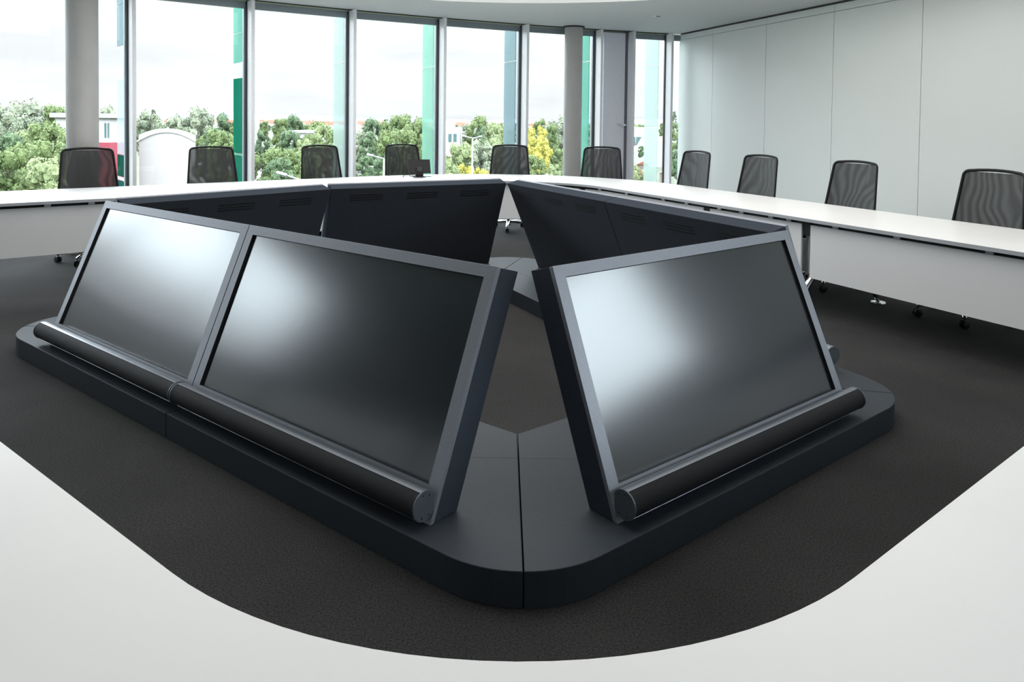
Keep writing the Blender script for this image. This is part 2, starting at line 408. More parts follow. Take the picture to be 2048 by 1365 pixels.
for i, (k, m, lab) in enumerate(DISP):
    o = proto if i == 0 else copy_tree(proto)
    p, d, n = sdir(k); a, w = SIDE[k][2], SIDE[k][3]
    if w > 0: q = p + d * (W_ * m); rz = a
    else: q = p + d * (W_ * (m + 1)); rz = a + PI
    o.location = (q.x, q.y, 0); o.rotation_euler = (0, 0, rz)
    tag(o, lab, 'display', 'displays of the round console')

# ------------------------------------------------------------------ conference table ring
TZ = .76
far_in = (Vector((-4.223, 6.243)), Vector((math.cos(math.radians(38.7)), math.sin(math.radians(38.7)))))
far_out = (Vector((-3.92, 8.02)), Vector((math.cos(math.radians(38.3)), math.sin(math.radians(38.3)))))
lin = {'N': off_line('N', 1.155), 'R': off_line('R', 1.175), 'F': far_in, 'L': off_line('L', 1.21)}
lout = {'N': off_line('N', 2.15), 'R': off_line('R', 2.20), 'F': far_out, 'L': off_line('L', 2.2)}
TO = ['N', 'R', 'F', 'L']
tin = [isect(lin[TO[i - 1]], lin[TO[i]]) for i in range(4)]; tout = [isect(lout[TO[i - 1]], lout[TO[i]]) for i in range(4)]
RIN, ROUT = [.88, .75, 1.25, .9], [1.7, 1.7, 2.35, 1.9]
pin, pout = rounded(tin, RIN, 24), rounded(tout, ROUT, 24)
table = thing('conference_table', 'ring-shaped white conference table around the dark console', 'table', (0, 0, 0))
def ring_obj(name, po, pi_, z0, z1, m, parent, edge=None):
    b = MB(); bm = b.bm
    def loop(p, z): return [bm.verts.new((v.x, v.y, z)) for v in p]
    o1, o0, i1, i0 = loop(po, z1), loop(po, z0), loop(pi_, z1), loop(pi_, z0)
    for A, B in ((o1, o0), (i1, i0)):
        for k in range(len(A)):
            f = bm.faces.new((A[k], A[(k + 1) % len(A)], B[(k + 1) % len(A)], B[k])); f.material_index = 1 if edge else 0
    for A, B in ((o1, i1), (o0, i0)):
        es = []
        for lp in (A, B):
            for k in range(len(lp)):
                e = bm.edges.get((lp[k], lp[(k + 1) % len(lp)])); es.append(e)
        bmesh.ops.triangle_fill(bm, edges=es, use_beauty=True, use_dissolve=False)
    return b.obj(name, [m, edge] if edge else m, parent)
ring_obj('tabletop', pout, pin, TZ - .026, TZ, MAT['table'], table, MAT['table_edge'])
# modesty panels
def offset_path(p, d):
    n = len(p); out = []
    for i in range(n):
        t = (p[(i + 1) % n] - p[i - 1]).normalized(); out.append(p[i] + Vector((t.y, -t.x)) * d)
    return out
ppath = offset_path(pin, .055)           # outward of the inner edge
# resample by arclength
cum = [0.]; N_ = len(ppath)
for i in range(N_): cum.append(cum[-1] + (ppath[(i + 1) % N_] - ppath[i]).length)
TOT = cum[-1]
def along(s):
    s %= TOT
    for i in range(N_):
        if cum[i + 1] >= s: break
    f = (s - cum[i]) / max(1e-9, cum[i + 1] - cum[i]); a, b = ppath[i], ppath[(i + 1) % N_]
    return a.lerp(b, f), (b - a).normalized()
def s_of(pt):
    best = (1e9, 0)
    for i in range(N_):
        a, b = ppath[i], ppath[(i + 1) % N_]; e = b - a
        if e.length_squared < 1e-12: continue
        t = max(0, min(1, (pt - a).dot(e) / e.length_squared)); q = a + e * t
        if (q - pt).length < best[0]: best = ((q - pt).length, cum[i] + t * e.length)
    return best[1]
pR, dR, nR = sdir('R')
gaps = [s_of(pR - nR * 1.23 + dR * s) for s in (-.75, 1.345, 2.525, 4.66)]
pf = far_in[0]
gaps += [s_of(pf - far_in[1] * t + Vector((-.62, .78)) * .055) for t in (-3.0, -.95, 1.05)]
pL, dL, nL = sdir('L'); pN, dN, nN = sdir('N')
gaps += [s_of(pL - nL * 1.26 + dL * s) for s in (2.9, 1.35, -.3)] + [s_of(pN - nN * 1.21 + dN * s) for s in (.4,)]
gaps.sort()
b = MB(); A = []
for k in range(N_):
    q = ppath[k]; t = (ppath[(k + 1) % N_] - ppath[k - 1]).normalized(); nn = Vector((t.y, -t.x))
    A.append([b.bm.verts.new((q.x + nn.x * e_, q.y + nn.y * e_, z_)) for e_, z_ in ((.022, .66), (.022, .7335), (.06, .7335), (.06, .66))])
for k in range(N_):
    for j in range(4): b.bm.faces.new((A[k][j], A[k][(j + 1) % 4], A[(k + 1) % N_][(j + 1) % 4], A[(k + 1) % N_][j]))
b.obj('under_rail', MAT['black'], table)
for i, s0 in enumerate(gaps):
    s1 = gaps[(i + 1) % len(gaps)] + (TOT if i == len(gaps) - 1 else 0)
    a, b_ = s0 + .045, s1 - .045; n = max(2, int((b_ - a) / .06))
    b = MB(); A = []
    for k in range(n + 1):
        q, t = along(a + (b_ - a) * k / n); nn = Vector((t.y, -t.x))
        A.append([b.bm.verts.new((q.x + nn.x * e, q.y + nn.y * e, z)) for e, z in ((0, .29), (0, .706), (.016, .706), (.016, .29))])
    for k in range(n):
        for j in range(4): b.bm.faces.new((A[k][j], A[k][(j + 1) % 4], A[k + 1][(j + 1) % 4], A[k + 1][j]))
    b.bm.faces.new(A[0]); b.bm.faces.new(A[-1][::-1])
    b.obj('modesty_panel', MAT['table_panel'], table, smooth=30)
    # small silver clips in the shadow gap
    for fr in (.12, .30, .62, .88):
        q, t = along(a + (b_ - a) * fr); b = MB(); b.box((q.x, q.y, .72), (.05, .014, .028), Matrix.Rotation(math.atan2(t.y, t.x), 3, 'Z'), .002); b.obj('panel_clip', MAT['alu'], table)
    # leg frame at the gap
    q, t = along(s0); nn = Vector((t.y, -t.x)); rot = Matrix.Rotation(math.atan2(t.y, t.x), 3, 'Z')
    b = MB(); b.box((q.x + nn.x * .035, q.y + nn.y * .035, .675), (.075, .05, .115), rot); b.obj('post_cover', MAT['black'], table)
    b = MB(); c = q + nn * .07
    b.box((c.x, c.y, .46), (.085, .05, .33), rot, .004)
    def P(e, z, w=0): v = q + nn * e + t * w; return (v.x, v.y, z)
    b.tube([P(.02, .69), P(.85, .69)], (.03, .018), 8)
    b.tube([P(.11, .32), P(.02, .20), P(-.0, .03)], [.03, .026, .02], 10)
    b.tube([P(.42, .68), P(.60, .42), P(.80, .10), P(.85, .02)], [.034, .032, .025, .018], 10)
    b.lathe([(.018, 0), (.055, .004), (.052, .012), (.02, .02)], P(0, 0), 20)
    b.lathe([(.018, 0), (.06, .004), (.057, .012), (.02, .02)], P(.85, 0), 20)
    b.obj('leg', MAT['chrome'], table, smooth=40)

# ------------------------------------------------------------------ room shell
CZ = 3.0
mp = [Vector((-3.397, 9.762)), Vector((-2.265, 10.55)), Vector((-1.087, 11.268)), Vector((.142, 11.913))]
ang = math.radians(24.3)
while len(mp) < 6: mp.append(mp[-1] + Vector((math.cos(ang), math.sin(ang))) * 1.335); ang -= math.radians(3.5)
ang = math.radians(38.3)
while mp[0].y > 3.8: mp.insert(0, mp[0] - Vector((math.cos(ang), math.sin(ang))) * 1.385); ang += math.radians(3.5)
NM = len(mp)
WA, WB = Vector((2.858, 12.86)), Vector((4.016, 9.244)); wd = (WB - WA).normalized()
WEND = WA + wd * 10.03                         # right wall ends before the right-hand window
left_end = Vector((mp[0].x - .3, -6.0)); RB = Vector((5.5, -6.0))
right_c = Vector((5.5, WEND.y))
outer = [mp[i] + Vector((-.02, .04)) for i in range(NM)]
shell = [left_end] + outer + [Vector((mp[-1].x + 1.2, mp[-1].y + .3)), Vector((6.2, mp[-1].y + .3)), Vector((6.2, WEND.y - .1)), Vector((5.5, WEND.y - .1)), RB]
def flatpoly(name, poly, z0, z1, m):
    b = MB(); b.prism([(v.x, v.y) for v in poly], z0, z1); return b.obj(name, m)
struct(flatpoly('floor', [Vector((v.x, v.y)) for v in shell], -.12, 0, MAT['carpet']))
# ceiling with round coffer
cc, crr = Vector((.02, 5.75)), 4.0
b = MB(); bm = b.bm
ol = [bm.verts.new((v.x, v.y, CZ)) for v in shell]; il = [bm.verts.new((cc.x + crr * math.cos(2 * PI * k / 96), cc.y + crr * math.sin(2 * PI * k / 96), CZ)) for k in range(96)]
es = [bm.edges.new((l_[k], l_[(k + 1) % len(l_)])) for l_ in (ol, il) for k in range(len(l_))]
bmesh.ops.triangle_fill(bm, edges=es, use_beauty=True, use_dissolve=False)
iu = [bm.verts.new((v.co.x, v.co.y, CZ + .22)) for v in il]
for k in range(96): bm.faces.new((il[k], il[(k + 1) % 96], iu[(k + 1) % 96], iu[k])).material_index = 1
bm.faces.new(iu)
struct(b.obj('ceiling', [MAT['ceil'], MAT['ring']]))
lm = bpy.data.materials.new('added_fill_glow'); lm.use_nodes = True; n_ = lm.node_tree.nodes; n_.clear()
em = n_.new('ShaderNodeEmission'); em.inputs[0].default_value = (1, .985, .96, 1); em.inputs[1].default_value = 2.35
oo_ = n_.new('ShaderNodeOutputMaterial'); lm.node_tree.links.new(em.outputs[0], oo_.inputs[0])
b = MB(); b.lathe([(3.7, CZ + .185), (3.7, CZ + .2)], (cc.x, cc.y, 0), 96)
lum = b.obj('coffer_fill_light', lm); tag(lum, 'large round fill light panel added inside the ceiling coffer above the console', 'ceiling light')  # glowing disc added to brighten the room, no lamp known there
# roof slab so no sky leaks from above
struct(flatpoly('roof_slab', shell, CZ + .26, CZ + .5, MAT['dark']))

# right wall: panels on a backing
b = MB(); no = Vector((wd.y, -wd.x)); no = no if no.x > 0 else -no    # away from the room
def wallseg(bb, s0, s1, z0, z1, t0, t1):
    P = [WA + wd * s0 + no * t0, WA + wd * s1 + no * t0, WA + wd * s1 + no * t1, WA + wd * s0 + no * t1]
    bb.prism([(v.x, v.y) for v in P], z0, z1)
wallseg(b, -.03, 10.03, 0, CZ + .3, .03, .2); wr = struct(b.obj('wall_right', MAT['wallj']))
seams = [-.09] + [.937 + 1.341 * k for k in range(8)]; seams[-1] = 10.03
for a0, a1 in zip(seams, seams[1:]):
    b = MB(); wallseg(b, a0 + .004, a1 - .004, .08, 2.885, 0, .03); o = b.obj('wall_panel', MAT['wallp'], wr)
    b = MB(); wallseg(b, a0 + .003 + (.03 if a0 < 0 else 0), a1 - .003, 2.892, 2.978, .002, .03); b.obj('wall_panel', MAT['wallp'], wr)
b = MB(); wallseg(b, -.03, 10.03, 2.98, 2.999, -.02, .03); struct(b.obj('gap_shade_strip', MAT['dark']))  # dark strip, shade of the ceiling gap put into its colour
b = MB(); wallseg(b, -.03, 10.03, 0, .08, .005, .03); struct(b.obj('baseboard_right', MAT['wallj']))
# left wall, back wall
def wall(name, a, c, z0=0, z1=CZ + .3, t=.15, m='wallw'):
    e = (c - a).normalized(); n = Vector((-e.y, e.x)); b = MB()
    b.prism([(v.x, v.y) for v in (a, c, c + n * t, a + n * t)], z0, z1); return struct(b.obj(name, MAT[m]))
wall('wall_left', mp[0] + Vector((-.06, 0)), left_end + Vector((.24, 0)), t=-.15)
wall('wall_back', left_end, RB, t=-.15)
# right-hand window behind the viewer and the return wall
wall('wall_return', WEND, right_c, t=.15)

# ------------------------------------------------------------------ facade
def bay(i, name):
    a, c = mp[i], mp[i + 1]; e = (c - a).normalized(); n = Vector((-e.y, e.x)); rot = Matrix.Rotation(math.atan2(e.y, e.x), 3, 'Z')
    n = n if n.y > 0 else -n
    def P(s, d, z): v = a + e * s + n * d; return (v.x, v.y, z)
    ln = (c - a).length
    # header profile is the bay's own body
    b = MB(); b.box(P(ln / 2, .03, 2.935), (ln, .05, .09), rot); w = struct(b.obj(name, MAT['header']))
    b = MB(); b.box(P(ln / 2, .0, 2.985), (ln, .03, .012), rot); b.obj('header_strip', MAT['headerl'], w)
    b = MB(); b.box(P(ln / 2, -.03, 2.994), (ln, .05, .01), rot); b.obj('header_gap', MAT['dark'], w)  # gap at the ceiling edge, its shade drawn as a dark strip
    b = MB(); b.box(P(ln / 2, .045, 1.49), (ln - .03, .012, 2.80), rot); b.obj('pane', MAT['pane'], w)
    b = MB(); b.box(P(ln / 2, .02, .04), (ln, .08, .08), rot); b.obj('sill', MAT['mullion'], w)
    # mullion at the left end of the bay
    b = MB(); b.box(P(0, -.12, 1.49), (.042, .19, 2.98), rot, .003); b.obj('mullion', MAT['mullion'], w)
    b = MB(); b.box(P(-.012, -.005, 1.49), (.05, .035, 2.98), rot); b.obj('gasket', MAT['gasket'], w)
    b = MB(); b.box(P(-.045, .04, 1.49), (.02, .06, 2.98), rot); b.obj('cover_strip', MAT['header'], w)
    return w
for i in range(NM - 1): bay(i, 'window_%d' % (i + 1))
# last mullion
# vent flap in the seventh visible bay
k6 = NM - 2
a, c = mp[k6], mp[k6 + 1]; e = (c - a).normalized(); n = Vector((-e.y, e.x)); rot = Matrix.Rotation(math.atan2(e.y, e.x), 3, 'Z')
def PV(s, d, z): v = a + e * s + n * d; return (v.x, v.y, z)
b = MB(); b.box(PV(.31, -.03, 1.49), (.40, .06, 2.94), rot, .004); dv = struct(b.obj('door_1', MAT['vent']))
b = MB(); b.box(PV(.535, -.02, 1.49), (.06, .07, 2.96), rot, .003); b.obj('frame', MAT['ventf'], dv)
b = MB(); b.box(PV(.60, -.11, 1.49), (.042, .19, 2.98), rot, .003); b.obj('mullion', MAT['mullion'], dv)
b = MB(); b.tube([PV(.50, -.06, 1.44), PV(.50, -.12, 1.44)], .011, 10); b.tube([PV(.51, -.12, 1.44), PV(.44, -.13, 1.445), PV(.34, -.13, 1.46)], [.011, .012, .008], 10)
b.lathe([(.024, 0), (.024, .01)], PV(.50, -.062, 1.44), 16, (-n.x, -n.y, 0)); b.obj('handle', MAT['chrome'], dv, smooth=40)

# glass fins outside
def segs(spec): return spec
FINS = {}
names = {0: 'm1', 1: 'm2', 2: 'm3', 3: 'm4', 4: 'm5', 5: 'm6', 6: 'm7'}
i0 = NM - 7 - 0                                    # index of first mullion right of the left column
vis = {NM - 8 + 0: None}
def fin(i, cols, lab):
    a, c = mp[i], mp[min(i + 1, NM - 1)]
    if i == NM - 1: a, c = mp[i - 1], mp[i]
    e = (c - a).normalized(); n = Vector((-e.y, e.x)); base = mp[i]
    root = thing('glass_fin', lab, 'glass fin', (base.x, base.y, 0), math.atan2(n.y, n.x), 'glass fins outside the windows')
    for z0, z1, k in cols:
        b = MB(); b.box((.455, 0, (z0 + z1) / 2), (.43, .022, z1 - z0 - .012), None, .002); b.obj('fin_panel', FIN[k], root)
    for z in (-.3, 3.3): b = MB(); b.box((.27, 0, z), (.42, .03, .05)); b.obj('bracket', MAT['header'], root)
lo, hi = -1.2, 4.2
iM = NM - 7 + 0
# mp index of m2 is where the list started (x=-3.397)
m2 = next(i for i, v in enumerate(mp) if abs(v.x + 3.397) < 1e-3)
fin(m2 - 1, [(lo, .70, 'teal'), (.70, .75, 'white'), (.75, 1.02, 'deep'), (1.02, 1.95, 'clear'), (2.35, 2.85, 'bluegrey'), (2.85, hi, 'bluegrey')], 'blue-grey and dark green glass fin outside, beside the left concrete column')  # band tints also carry reflections seen behind the glass
fin(m2, [(lo, .98, 'emerald'), (.98, 1.02, 'green'), (1.02, 2.02, 'emerald'), (2.02, 2.22, 'white'), (2.22, 2.62, 'green'), (2.62, hi, 'green')], 'strong green glass fin outside, behind the second chair')  # green glass, with reflections put into the tints of its bands
fin(m2 + 1, [(lo, 2.3, 'pale'), (2.3, hi, 'pale')], 'pale white-green glass fin outside, behind the third chair')
fin(m2 + 2, [(lo, 2.3, 'mint'), (2.3, hi, 'mint')], 'mint green glass fin outside, behind the table tablet')
fin(m2 + 3, [(lo, 2.45, 'bluegrey'), (2.45, hi, 'bluegrey')], 'blue-grey glass fin outside, behind the far corner chair')
fin(m2 + 4, [(lo, 2.5, 'green'), (2.5, hi, 'green')], 'green glass fin outside, right beside the round column with the ceiling collar')
fin(m2 + 5, [(lo, 2.5, 'pale'), (2.5, hi, 'pale')], 'pale mint glass fin outside in the last window before the white wall')
for i in range(0, 0): fin(i, [(lo, 2.3, ['pale', 'mint', 'clear'][i % 3]), (2.3, hi, 'pale')], 'glass fin outside the windows beyond the left picture edge')
# remaining bay right of m7 is covered by the wall: short glass piece
aa = mp[-1]; e = Vector((math.cos(math.radians(17)), math.sin(math.radians(17)))); n = Vector((-e.y, e.x)); rot = Matrix.Rotation(math.radians(17), 3, 'Z')
def PW(s, d, z): v = aa + e * s + n * d; return (v.x, v.y, z)
b = MB(); b.box(PW(.55, .03, 2.935), (1.1, .05, .09), rot); w = struct(b.obj('window_%d' % NM, MAT['header']))
b = MB(); b.box(PW(.55, .0, 2.985), (1.1, .03, .012), rot); b.obj('header_strip', MAT['headerl'], w)
b = MB(); b.box(PW(.55, .045, 1.49), (1.07, .012, 2.80), rot); b.obj('pane', MAT['pane'], w)
b = MB(); b.box(PW(0, -.12, 1.49), (.042, .19, 2.98), rot, .003); b.obj('mullion', MAT['mullion'], w)
b = MB(); b.box(PW(-.012, -.005, 1.49), (.05, .035, 2.98), rot); b.obj('gasket', MAT['gasket'], w)
# right-hand window band (seen only as glare in the screens)
nb = 5; y0, y1 = -5.9, WEND.y - .05
for k in range(nb):
    a0 = y0 + (y1 - y0) * k / nb; a1 = y0 + (y1 - y0) * (k + 1) / nb
    b = MB(); b.box((5.45, (a0 + a1) / 2, .75), (.1, a1 - a0, 1.5)); w = struct(b.obj('window_%d' % (NM + 1 + k), MAT['mullion']))
    b = MB(); b.box((5.45, (a0 + a1) / 2, 2.25), (.012, a1 - a0 - .06, 1.5)); b.obj('pane', MAT['pane'], w)
    b = MB(); b.box((5.4, a0, 1.5), (.18, .05, 3.0)); b.obj('mullion', MAT['mullion'], w)

# columns
def column(x, y, r, lab):
    b = MB(); b.lathe([(r, 0), (r, CZ - .02)], (x, y, 0), 48); o = b.obj('column', MAT['column'], smooth=40); struct(o, lab, 'column')
    b = MB(); b.lathe([(r + .03, CZ - .022), (r + .03, CZ - .002)], (x, y, 0), 48); b.obj('collar', MAT['dark'], o)
cA = onz(1149, 51, CZ); column(cA.x, cA.y + .12, .143, 'grey round concrete column with a dark collar at the ceiling')
cB = at(164.5, 150, 8.28); column(cB.x, cB.y, .158, 'grey round concrete column at the left behind the leftmost chair')

# ceiling spot
p = onz(1313, 31.5, CZ)
sp = thing('ceiling_spotlight', 'small square recessed spotlight in the grey ceiling', 'ceiling light', (p.x, p.y, CZ))
b = MB(); b.box((0, 0, -.004), (.12, .12, .008), None, .002); b.obj('frame', MAT['ring'], sp)
b = MB(); b.lathe([(.03, -.012), (.035, -.006)], (.025, 0, 0), 20); b.obj('lens', MAT['black'], sp)

# ------------------------------------------------------------------ chairs
def make_chair():
    root = thing('office_chair', '', 'chair')
    # chair faces +y ; backrest at y = -.24
    zt, zb = 1.135, .50
    def hw(z): return .292 - (z - zb) / (zt - zb) * .050
    def yb(x, z): return -.235 - (z - zb) * .14 - .05 * (1 - (x / .28) ** 2) * .8
    r = .045; loop = []
    pts = []
    def corner(cx, cz, a0, a1):
        for k in range(6):
            a = a0 + (a1 - a0) * k / 5; pts.append((cx + r * math.cos(a), cz + r * math.sin(a)))
    corner(hw(zt) - r, zt - r, 0, PI / 2)
    for k in range(1, 6): x = (hw(zt) - r) * (1 - k / 3); pts.append((x, zt + .012 * (1 - (x / .2) ** 2)))
    corner(-hw(zt) + r, zt - r, PI / 2, PI); corner(-hw(zb) + r, zb + r, PI, 1.5 * PI); corner(hw(zb) - r, zb + r, 1.5 * PI, 2 * PI)
    loop = [(x, yb(x, z), z) for x, z in pts]
    b = MB(); b.tube(loop, (.014, .011), 8, closed=True, flat=(0, 0, 1)); fr = b.obj('backrest_frame', MAT['black'], root)
    b = MB(); nx, nz = 14, 12; G = []
    for j in range(nz + 1):
        z = zb + .012 + (zt - zb - .02) * j / nz; row = []
        for i in range(nx + 1):
            u = -1 + 2 * i / nx; h = hw(z) - .005
            if zt - z < r: h -= r - math.sqrt(max(0, r * r - (r - (zt - z)) ** 2))
            if z - zb < r: h -= r - math.sqrt(max(0, r * r - (r - (z - zb)) ** 2))
            x = u * h; row.append(b.bm.verts.new((x, yb(x, z), z)))
        G.append(row)
    for j in range(nz):
        for i in range(nx): b.bm.faces.new((G[j][i], G[j][i + 1], G[j + 1][i + 1], G[j + 1][i])).smooth = True
    b.obj('mesh_panel', MAT['mesh'], root)
    b = MB(); b.box((0, .02, .475), (.50, .48, .07), None, .028); b.obj('seat', MAT['black'], root, smooth=60)
    b = MB(); b.tube([(0, .0, .42), (0, -.2, .42), (0, -.285, .50), (0, -.315, .70)], [.03, .03, .026, .018], 10, flat=(1, 0, 0)); b.obj('back_support', MAT['chrome'], root)
    b = MB(); b.lathe([(.035, .06), (.035, .13), (.025, .14), (.025, .33), (.05, .37), (.05, .44)], (0, 0, 0), 18); b.obj('gas_column', MAT['chrome'], root, smooth=40)
    for k in range(5):
        a = PI / 2 + PI / 5 + k * 2 * PI / 5; dx, dy = math.cos(a), math.sin(a)
        b = MB(); b.tube([(dx * .03, dy * .03, .115), (dx * .18, dy * .18, .105), (dx * .31, dy * .31, .088), (dx * .335, dy * .335, .08)], [(.028, .016), (.022, .014), (.017, .011), (.012, .008)], 10, flat=(-dy, dx, 0))
        b.tube([(dx * .325, dy * .325, .085), (dx * .325, dy * .325, .05)], .009, 8)
        lg = b.obj('leg', MAT['chrome'], root, smooth=50)
        b = MB(); ca = a + .9 + k; vx, vy = math.cos(ca), math.sin(ca)
        for sgn in (-1, 1):
            b.lathe([(.022, -.010), (.031, -.007), (.031, .007), (.022, .010)], (dx * .325 + vx * .015 * sgn, dy * .325 + vy * .015 * sgn, .031), 16, (vx, vy, 0))
        b.box((dx * .325, dy * .325, .045), (.022, .022, .02)); b.obj('castor', MAT['rubber'], lg, smooth=40)
    return root
chair0 = make_chair()
def outer_edge_at(xpix):
    # point on the outer table edge that stands in a given direction, and its outward normal
    best = None; n = len(pout)
    d = ray(xpix, 300); d2 = Vector((d.x, d.y)).normalized()
    for i in range(n):
        a, b_ = pout[i], pout[(i + 1) % n]; e = b_ - a; c = d2.x * e.y - d2.y * e.x
        if abs(c) < 1e-9: continue
        t = (a.x * e.y - a.y * e.x) / c; u = (a.x * d2.y - a.y * d2.x) / c
        if t > 3 and -1e-6 <= u <= 1 + 1e-6:
            tt = e.normalized(); best = (d2 * t, Vector((tt.y, -tt.x)))
    return best
CH_LAB = ['black mesh office chair in front of the left grey column', 'black mesh office chair beside the strong green glass fin, white hall behind it',
          'black mesh office chair third from the left, before leafy trees', 'black mesh office chair partly behind the small black tablet',
          'black mesh office chair at the far table corner, before the yellow tree', 'black mesh office chair right of the round column, before the grey vent flap',
          'black mesh office chair at the window end of the white wall', 'black mesh office chair by the white wall, second from the window corner',
          'black mesh office chair by the white wall, second from the right picture edge', 'black mesh office chair cut off by the right picture edge']
CHAIRS = [(176, 296, .36, 0), (424, 294, .36, -2), (641, 291, .36, 3), (805, 291, .36, 5), (1020, 292, .34, 0), (1204, 296, .34, 24), (1391, 304, .36, 0), (1519, 313, .36, 0), (1708, 328, .36, 0), (1985, 349, .36, 0)]
chairs = []
for i, (cx, cyp, od, tw) in enumerate(CHAIRS):
    o = chair0 if i == 0 else copy_tree(chair0)
    q, n = outer_edge_at(cx)
    # aim: backrest (local y = -.31) lies od outward of the edge
    yaw = math.atan2(-n.y, -n.x) - PI / 2 + math.radians(tw)
    o.rotation_euler = (0, 0, yaw); f = Vector((-math.sin(yaw), math.cos(yaw)))
    dd = ray(cx, 330); d2 = Vector((dd.x, dd.y)).normalized(); k = od / max(.3, d2.dot(n)); target = q + d2 * k
    if i == 4:
        for c_ in kids(o):
            if c_.name.startswith('leg'): c_.rotation_euler = (0, 0, PI / 5)
    c = target + f * .31; o.location = (c.x, c.y, 0); tag(o, CH_LAB[i], 'chair', 'black mesh chairs around the table'); chairs.append(o)

# ------------------------------------------------------------------ tablet on the table
p = onz(838, 354.5, TZ)
tb = thing('touch_panel', 'small black tablet on a stand, standing on the white table', 'tablet', (p.x, p.y, TZ + .001), math.radians(18))
rt = Matrix.Rotation(math.radians(-25), 3, 'X')
b = MB(); b.box((0, .0, .135), (.29, .016, .19), rt, .004); b.obj('display_body', MAT['black'], tb)
b = MB(); b.box((0, -.02, .06), (.10, .05, .10), Matrix.Rotation(math.radians(12), 3, 'X'), .008); b.lathe([(.038, 0), (.038, .02), (.03, .024)], (0, -.03, .10), 20, (0, -1, .3)); b.obj('stand', MAT['rubber'], tb)
b = MB(); b.box((0, 0, .006), (.15, .13, .012), None, .004); b.obj('foot', MAT['black'], tb)
b = MB(); b.tube([(-.06, -.03, .012), (-.12, -.05, .02), (-.16, -.02, .05), (-.20, -.06, .03), (-.22, -.09, .008)], .004, 6)
b.tube([(.06, -.04, .008), (.10, -.06, .007), (.15, -.04, .007)], .004, 6); b.obj('cable', MAT['black'], tb)

# ------------------------------------------------------------------ outdoors
GZ = -14.
b = MB(); b.face([(-2500, 14, GZ), (2500, 14, GZ), (2500, 9000, GZ), (-2500, 9000, GZ)]); gr = struct(b.obj('ground', MAT['ground']))
b = MB(); b.face([(-300, -300, GZ - .2), (300, -300, GZ - .2), (300, 14, GZ - .2), (-300, 14, GZ - .2)]); struct(b.obj('ground_yard', MAT['ground']))
b = MB(); pv = None
for k in range(121):
    X = -3200 + 6400 * k / 120; h = 22 + 26 * noise.noise(Vector((X * .0011, 3.1, 0))) + 12 * noise.noise(Vector((X * .004, 9.1, 0)))
    c = (b.bm.verts.new((X, 3000, GZ)), b.bm.verts.new((X, 3400, GZ + max(4, h))), b.bm.verts.new((X, 4200, GZ)))
    if pv:
        b.bm.faces.new((pv[0], c[0], c[1], pv[1])); b.bm.faces.new((pv[1], c[1], c[2], pv[2]))
    pv = c
struct(b.obj('hills', MAT['hill']))

def make_tree(kind, leaf, seed, conic=False):
    rnd = random.Random(seed); root = thing('tree', '', 'tree')
    b = MB(); b.tube([(0, 0, 0), (.02, .01, .25), (-.01, .02, .5), (.0, .0, .75)], [.028, .022, .016, .006], 7); b.obj('trunk', MAT['trunk'], root)
    b = MB(); bm = b.bm
    lumps = []
    for k in range(46):
        z = rnd.uniform(.22, .93); w = (.36 * (1 - z) / .75 + .03) if conic else .36 * math.sqrt(max(.03, 1 - ((z - .55) / .45) ** 2))
        a = rnd.uniform(0, 2 * PI); rr = w * math.sqrt(rnd.uniform(.15, 1)) * .85
        lumps.append((Vector((rr * math.cos(a), rr * math.sin(a), z)), rnd.uniform(.055, .105) * (.6 if conic else 1)))
    for c, r in lumps:
        g = bmesh.ops.create_icosphere(bm, subdivisions=2, radius=r * .82)
        for v in g['verts']:
            v.co = v.co * (1 + .8 * noise.noise(v.co * 30 + c * 7)) + c
    for k in range(7000):
        c, r = rnd.choice(lumps); d = Vector((rnd.gauss(0, 1), rnd.gauss(0, 1), rnd.gauss(.25, 1))).normalized()
        p = c + d * r * rnd.uniform(.75, 1.28); s = rnd.uniform(.008, .019)
        u = d.orthogonal().normalized(); u = (Matrix.Rotation(rnd.uniform(0, 6.28), 3, d) @ u); v = (d.cross(u) + d * rnd.uniform(-.8, .8)).normalized()
        bm.faces.new([bm.verts.new(p + u * s * i + v * s * j * .8) for i, j in ((-1, 0), (0, -1), (1, 0), (0, 1))])
    b.obj('crown', LEAF[leaf], root, recalc=False)
    return root
TK = {}
for k, (leaf, con) in {'green': ('green', 0), 'dark': ('dark', 0), 'light': ('light', 0), 'yellow': ('yellow', 0), 'grey': ('grey', 0), 'fir': ('dark', 1)}.items():
    TK[k] = [make_tree(k, leaf, 11 + len(TK) * 3, bool(con)), 0]
KN = {'green': 'green leafy tree', 'dark': 'dark green tree', 'light': 'pale green tree', 'yellow': 'yellow-green tree', 'grey': 'grey-green hazy tree', 'fir': 'dark pointed conifer'}
